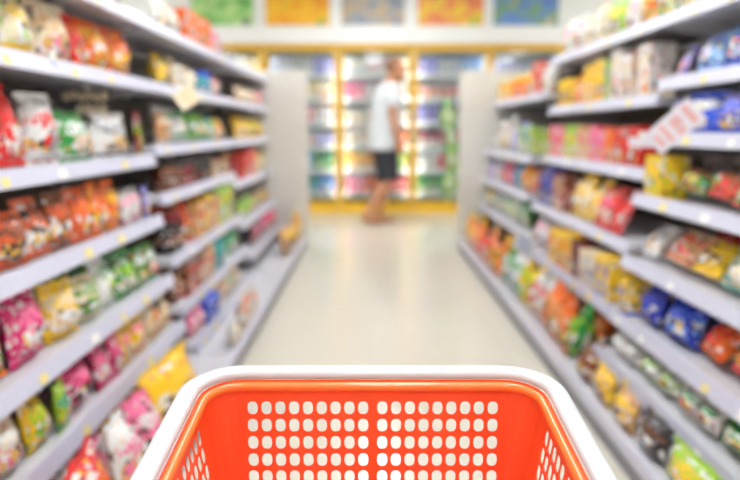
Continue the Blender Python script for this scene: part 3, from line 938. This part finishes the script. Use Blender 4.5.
def man():
    t = empty('person', (.045, 7.6, 0), 'man in white t-shirt and dark shorts walking past the fridges', 'person', None, R(10))
    t.scale = (.985,) * 3
    skin = mat('skin', (196, 138, 104), .55)
    body = MB()
    # legs: far (left, y+) leg forward, near (right, y-) leg trailing
    RH, RK, RA = (.10, -.09, .88), (.13, -.09, .47), (-.10, -.09, .12)
    LH, LK, LA = (.10, .09, .88), (.17, .09, .48), (.06, .09, .085)
    for H, K, A in ((RH, RK, RA), (LH, LK, LA)):
        H, K, A = Vector(H), Vector(K), Vector(A)
        limb(body, [(H + Vector((0, 0, .05)), .095, .09), (H.lerp(K, .4), .085, .08), (K + Vector((0, 0, .05)), .062, .058), (K, .058, .055), (K.lerp(A, .3) - Vector((.012, 0, 0)), .058, .054), (K.lerp(A, .75), .04, .037), (A, .036, .034), (A - Vector((0, 0, .04)), .038, .034)])
    # feet
    limb(body, [((.005, .09, .045), .03, .03), ((.06, .09, .05), .04, .036), ((.16, .09, .035), .026, .044), ((.235, .09, .022), .014, .036)])
    limb(body, [((-.135, -.09, .105), .03, .03), ((-.09, -.09, .085), .04, .036), ((-.02, -.09, .045), .028, .044), ((.05, -.09, .024), .015, .036)])
    for s, bx_ in ((.09, .235), (-.09, .05)):
        for i in range(5):
            limb(body, [((bx_ - .02, s + (i - 2) * .015, .02), .011, .009), ((bx_ + .022 - abs(i - (3 if s < 0 else 1)) * .006, s + (i - 2) * .016, .016), .008, .007)], 8)
    # torso, leaning forward a little
    ux, uy = Vector((1, 0, 0)), Vector((0, 1, 0))
    body.loft([ring((.10, 0, .80), ux, uy, .10, .14, 18), ring((.10, 0, .90), ux, uy, .125, .165, 18), ring((.12, 0, 1.02), ux, uy, .12, .15, 18), ring((.13, 0, 1.15), ux, uy, .12, .155, 18),
               ring((.135, 0, 1.30), ux, uy, .115, .175, 18), ring((.14, 0, 1.40), ux, uy, .10, .18, 18), ring((.145, 0, 1.45), ux, uy, .075, .12, 18), ring((.16, 0, 1.48), ux, uy, .06, .065, 18)])
    # neck and head looking along the walk
    limb(body, [((.155, 0, 1.44), .062, .06), ((.185, 0, 1.51), .057, .055), ((.20, 0, 1.56), .06, .056)])
    hc = Vector((.225, 0, 1.62))
    prof = [(-.115, .02, .045, .04), (-.095, .02, .075, .052), (-.06, .012, .092, .064), (-.02, .004, .100, .073), (.02, 0, .104, .077), (.06, -.004, .100, .075), (.09, -.006, .08, .062), (.11, -.006, .045, .036), (.116, -.006, .02, .016)]
    body.loft([ring(hc + Vector((ox, 0, z)), ux, uy, rx, ry, 18) for z, ox, rx, ry in prof])
    # nose, brow, lips, chin, ears
    limb(body, [(hc + Vector((.092, 0, .015)), .012, .010), (hc + Vector((.112, 0, -.015)), .014, .014), (hc + Vector((.118, 0, -.032)), .013, .017), (hc + Vector((.10, 0, -.042)), .008, .012)], 8)
    limb(body, [(hc + Vector((.09, -.05, .025)), .012, .010), (hc + Vector((.104, 0, .028)), .012, .012), (hc + Vector((.09, .05, .025)), .012, .010)], 8)
    limb(body, [(hc + Vector((.094, -.024, -.062)), .008, .008), (hc + Vector((.106, 0, -.06)), .011, .011), (hc + Vector((.094, .024, -.062)), .008, .008)], 8)
    limb(body, [(hc + Vector((.07, -.02, -.098)), .018, .016), (hc + Vector((.09, 0, -.098)), .02, .018), (hc + Vector((.07, .02, -.098)), .018, .016)], 8)
    for s in (-1, 1):
        limb(body, [(hc + Vector((-.01, s * .076, -.035)), .012, .008), (hc + Vector((-.018, s * .084, 0)), .02, .009), (hc + Vector((-.018, s * .084, .025)), .016, .008)], 8)
    # arms: near (right) arm hangs a little forward, far arm swings back
    arms = [(-1, (.14, -.185, 1.40), (.16, -.225, 1.12), (.215, -.215, .88)), (1, (.14, .185, 1.40), (.06, .225, 1.13), (.12, .215, .90))]
    for s, S, E, W_ in arms:
        S, E, W_ = Vector(S), Vector(E), Vector(W_)
        limb(body, [(S + Vector((0, -s * .03, .02)), .055, .05), (S.lerp(E, .25), .054, .05), (S.lerp(E, .8), .045, .042), (E, .042, .04), (E.lerp(W_, .3), .043, .04), (W_, .028, .025)])
        d = (W_ - E).normalized()
        f = Vector((1, 0, 0))
        f = (f - d * f.dot(d)).normalized()
        limb(body, [(W_ - d * .01, .027, .02), (W_ + d * .04, .038, .017), (W_ + d * .085, .04, .015)], 10)
        for i, ln in enumerate((.066, .076, .07, .055)):
            b0 = W_ + d * .08 + f * (.03 - i * .02)
            cur = Vector((0, -s * .0, 0)) + f * .0
            k1 = b0 + d * ln * .5
            k2 = k1 + d * ln * .4 + Vector((0, -s * .02, 0))
            limb(body, [(b0, .0095, .009), (k1, .009, .0085), (k2, .0075, .007)], 8)
        b0 = W_ + d * .03 + f * .028
        limb(body, [(b0, .013, .011), (b0 + d * .035 + f * .022, .011, .0095), (b0 + d * .065 + f * .02, .009, .008)], 8)
    ob = body.build('body', skin, t, True)
    rm = ob.modifiers.new('skin_surface', 'REMESH')
    rm.mode = 'VOXEL'
    rm.voxel_size = .0065
    rm.use_smooth_shade = True
    sm = ob.modifiers.new('smooth', 'SMOOTH')
    sm.factor, sm.iterations = .5, 3

    def cloth(name, mb, m):
        o = mb.build(name, m, t, True)
        r = o.modifiers.new('surface', 'REMESH')
        r.mode = 'VOXEL'
        r.voxel_size = .008
        r.use_smooth_shade = True
        s_ = o.modifiers.new('smooth', 'SMOOTH')
        s_.factor, s_.iterations = .5, 4
        return o
    sh = MB()
    sh.loft([ring((.09, 0, .79), ux, uy, .172, .20, 20), ring((.095, 0, .90), ux, uy, .172, .195, 20), ring((.115, 0, 1.05), ux, uy, .165, .185, 20), ring((.125, 0, 1.2), ux, uy, .16, .188, 20),
             ring((.13, 0, 1.32), ux, uy, .146, .195, 20), ring((.14, 0, 1.41), ux, uy, .115, .185, 20), ring((.148, 0, 1.46), ux, uy, .085, .12, 20), ring((.16, 0, 1.485), ux, uy, .07, .072, 20)])
    for s, S, E, W_ in arms:
        S, E = Vector(S), Vector(E)
        limb(sh, [(S + Vector((0, -s * .06, .0)), .075, .06), (S + Vector((0, -s * .01, .005)), .072, .062), (S.lerp(E, .3), .072, .068), (S.lerp(E, .6), .074, .07)])
    cloth('t_shirt', sh, mat('white_cotton', (214, 219, 226), .85, bump=.4, bscale=18))
    so = MB()
    so.loft([ring((.10, 0, .775), ux, uy, .11, .165, 18), ring((.10, 0, .86), ux, uy, .135, .178, 18), ring((.105, 0, .94), ux, uy, .135, .17, 18)])
    for H, K in ((RH, RK), (LH, LK)):
        H, K = Vector(H), Vector(K)
        limb(so, [(H, .13, .1), (H.lerp(K, .35), .13, .096), (H.lerp(K, .7), .125, .092), (H.lerp(K, 1.0), .122, .09)])
    cloth('shorts', so, mat('charcoal_cotton', (44, 46, 56), .85, bump=.4, bscale=18))
    hr = MB()
    hr.loft([ring(hc + Vector((-.03 + ox, 0, z)), ux, uy, rx, ry, 18) for z, ox, rx, ry in [(-.01, 0, .078, .078), (.03, .006, .088, .081), (.065, .012, .090, .079), (.093, .018, .078, .066), (.113, .022, .05, .04), (.121, .024, .02, .016)]])
    hr.build('short_hair', mat('brown_stubble', (134, 92, 68), .8), t, True)
    ey = mat('eye_dark', (30, 24, 22), .3)
    for s in (-1, 1):
        e = MB()
        e.v = []
        e.loft([[hc + Vector((.088 + .009 * math.sqrt(max(0, 1 - q * q)), s * .034, .006)) + Vector((0, math.cos(2 * PI * i / 8) * .011 * q, math.sin(2 * PI * i / 8) * .006 * q)) for i in range(8)] for q in (.999, .7, .15)])
        e.build('eye', ey, t, True)
    so_m = mat('sandal_brown', (150, 104, 78), .7)
    for s, pts in ((.09, [(-.03, .0), (.1, .0), (.245, .0)]), (-.09, [(-.165, .055), (-.04, .012), (.06, .0)])):
        so_ = MB()
        so_.loft([[(x, s - w, z), (x, s + w, z), (x, s + w, z + .014), (x, s - w, z + .014)] for (x, z), w in zip(pts, (.036, .043, .04))])
        sd = so_.build('sandal', so_m, t)
        xm = (pts[1][0] + pts[2][0]) / 2
        st = MB()
        for q in (0,):
            st.loft([[(xm - .02, s + .05 * math.cos(a), .01 + .055 * math.sin(a)), (xm + .02, s + .05 * math.cos(a), .006 + .045 * math.sin(a)), (xm + .02, s + .054 * math.cos(a), .006 + .049 * math.sin(a)), (xm - .02, s + .054 * math.cos(a), .01 + .059 * math.sin(a))] for a in [PI * i / 8 for i in range(9)]])
        st.build('strap', so_m, sd)
    return t


man()


# ------------------------------------------------------------------ the orange shopping basket
def basket():
    t = empty('shopping_basket', (.003, .765, .712), 'orange perforated plastic shopping basket with white rim in the foreground', 'basket')
    t.rotation_euler = (R(6.5), 0, 0)          # far end held a little higher
    # local frame: origin at the middle of the far rim, y towards the shopper is negative, z up
    orange = mat('orange_plastic', (250, 84, 34), .42, coat=.2, bscale=6)
    white = mat('white_plastic', (212, 216, 221), .4, coat=.3, bscale=8)
    HW, LEN, DEP = .186, .29, .215
    CR = .045

    def perim(shrink, hw=HW, ln=LEN, cr=CR):
        """function s -> (x, y, nx, ny) along the rounded rectangle; s in metres measured on the unshrunk outline"""
        w, l = hw - cr, ln / 2 - cr
        segs = [('l', 2 * w), ('a', PI / 2 * cr), ('l', 2 * l), ('a', PI / 2 * cr)] * 2
        total = sum(q[1] for q in segs)

        def fn(s):
            s = s % total
            x, y, ang = -w, ln / 2, 0.0
            for kind, q in segs:
                if s <= q + 1e-9:
                    if kind == 'l':
                        x, y = x + math.cos(ang) * s, y + math.sin(ang) * s
                    else:
                        a = s / cr
                        cxx, cyy = x + math.sin(ang) * cr, y - math.cos(ang) * cr
                        x, y = cxx - math.sin(ang - a) * cr, cyy + math.cos(ang - a) * cr
                        ang -= a
                    nx, ny = -math.sin(ang), math.cos(ang)
                    return x - nx * shrink, y - ny * shrink - ln / 2, nx, ny
                s -= q
                if kind == 'l':
                    x, y = x + math.cos(ang) * q, y + math.sin(ang) * q
                else:
                    a = q / cr
                    cxx, cyy = x + math.sin(ang) * cr, y - math.cos(ang) * cr
                    x, y = cxx - math.sin(ang - a) * cr, cyy + math.cos(ang - a) * cr
                    ang -= a
            return x - 0, y - ln / 2, 0, 1
        return fn, segs, total
    fn, segs, total = perim(0)
    # columns along the outline: (s, is_hole_cell_start)
    cols = []
    s0 = 0.0
    pitch, hole = .0153, .0108

    def wall_cols(s0, ln, pitch, n, gap):
        """two groups of n hole columns centred on a straight side"""
        tot = 2 * n * pitch + gap
        a = s0 + (ln - tot) / 2
        out = []
        for g in range(2):
            b = a + g * (n * pitch + gap)
            out += [(b + i * pitch, b + (i + 1) * pitch) for i in range(n)]
        return out
    holes = []
    acc = 0.0
    cuts = []
    for i, (kind, q) in enumerate(segs):
        if kind == 'l':
            n = 9 if i in (0, 4) else 5
            p = pitch
            holes += wall_cols(acc, q, p, n, .0058)
        m = 6 if kind == 'a' else 1
        cuts += [acc + q * j / m for j in range(m)]
        acc += q
    sset = set(round(c, 6) for c in cuts)
    hc = {}
    for a, b in holes:
        for v in (a, (a + b) / 2, b):
            sset.add(round(v, 6))
        hc[round(a, 6)] = (round((a + b) / 2, 6), round(b, 6))
    S = sorted(v for v in sset if v < total - 1e-6)
    # rows down the wall (slant length)
    rp = .0200
    tset = {.004, .0145, .0225}
    r0 = .026
    hr = {}
    rows = 9
    for k in range(rows):
        a = r0 + k * rp
        vs = [round(a + .5 * rp * j, 6) for j in range(3)]
        tset.update(vs)
        hr[vs[0]] = (vs[1], vs[2])
    tset.add(DEP - .004)
    tset.add(DEP)
    T = sorted(round(v, 6) for v in tset)
    idx = {}
    V, F = [], []
    cache = {s: perim(0)[0](s) for s in S}

    def vert(s, tt):
        key = (s, tt)
        if key not in idx:
            x, y, nx, ny = cache[s]
            sh = .003 + tt * .15
            if tt > DEP - .002:
                sh += .008
            idx[key] = len(V)
            V.append(Vector((x - nx * sh, y - ny * sh, -tt * .985)))
        return idx[key]
    ns = len(S)
    done = set()
    for j in range(len(T) - 1):
        for i in range(ns):
            sA, sB = S[i], S[(i + 1) % ns]
            if (sA, T[j]) in done:
                continue
            if sA in hc and T[j] in hr:
                sm, sb = hc[sA]
                tm, tb = hr[T[j]]
                o = [vert(sA, T[j]), vert(sm, T[j]), vert(sb, T[j]), vert(sb, tm), vert(sb, tb), vert(sm, tb), vert(sA, tb), vert(sA, tm)]
                c = sum((V[q] for q in o), Vector()) / 8
                eu = (V[o[3]] - V[o[7]]) * .5
                ev = (V[o[1]] - V[o[5]]) * .5
                ring_o, ring_i = [], []
                n_ = 16
                # outer ring points: the 8 border vertices; inner: 16-gon rounded square, bridged
                inner = []
                for q in range(16):
                    a = 2 * PI * (q + 6) / 16 * -1 + PI * 1.5
                    a = PI * .75 - 2 * PI * q / 16
                    cu, cv = math.cos(a), math.sin(a)
                    pu, pv = sgn_pow(cu, .78) * (.75 if abs(cache[sA][3]) > .5 else .86), sgn_pow(cv, .78) * (.75 if abs(cache[sA][3]) > .5 else .82)
                    inner.append(len(V))
                    V.append(c + eu * pu + ev * pv)
                for q in range(8):
                    i0, i1, i2 = inner[2 * q], inner[2 * q + 1], inner[(2 * q + 2) % 16]
                    F.append([o[q], o[(q + 1) % 8], i2, i1, i0])
                tmj = T.index(tm)
                done.update({(sA, T[j]), (sm, T[j]), (sA, tm), (sm, tm)})
                continue
            F.append([vert(sA, T[j]), vert(sB, T[j]), vert(sB, T[j + 1]), vert(sA, T[j + 1])])
    body_mesh = mesh('basket_wall', V, F, [orange])
    ob = bpy.data.objects.new('basket_wall', body_mesh)
    ob.parent = t
    COL.objects.link(ob)
    so = ob.modifiers.new('thickness', 'SOLIDIFY')
    so.thickness = .0014
    so.offset = 0
    # floor of the basket: slatted grid
    shb = .003 + DEP * .15 + .007
    hw2, l2 = HW - shb - .001, LEN - 2 * shb - .004
    fl = MB()
    zf = -DEP * .985
    n = 15
    for i in range(n):
        x = -hw2 + .012 + (2 * hw2 - .024) * i / (n - 1)
        fl.box(x - .004, x + .004, -shb - l2, -shb - .002, zf - .002, zf + .002)
    n = 11
    for i in range(n):
        y = -shb - .01 - (l2 - .016) * i / (n - 1)
        fl.box(-hw2 + .001, hw2 - .001, y - .004, y + .004, zf - .0022, zf + .0018)
    fl.build('basket_floor', orange, t)

    # rims: sweep a profile (outward offset, height) round the outline
    def sweep(name, prof, m, smooth=True):
        mb = MB()
        NS = []
        acc = 0.0
        for kind, q in segs:
            k = 10 if kind == 'a' else 3
            NS += [acc + q * j / k for j in range(k)]
            acc += q
        f0 = perim(0)[0]
        rings = []
        for s in NS:
            x, y, nx, ny = f0(s)
            rings.append([Vector((x + nx * o, y + ny * o, z)) for o, z in prof])
        rings.append(rings[0])
        mb.loft(rings, cap=False)
        return mb.build(name, m, t, smooth)
    n = 14
    prof = []
    for i in range(n):
        a = 2 * PI * i / n
        prof.append((.0080 + sgn_pow(math.cos(a), .75) * .0100, -.0005 + sgn_pow(math.sin(a), .75) * .0062))
    sweep('rim', prof, white)
    bead = []
    for i in range(10):
        a = 2 * PI * i / 10
        bead.append((-.0068 + math.cos(a) * .005, -.0105 + math.sin(a) * .0052))
    sweep('inner_bead', bead, mat('orange_bead', (255, 126, 48), .3, coat=.4, bscale=6))
    return t


basket()
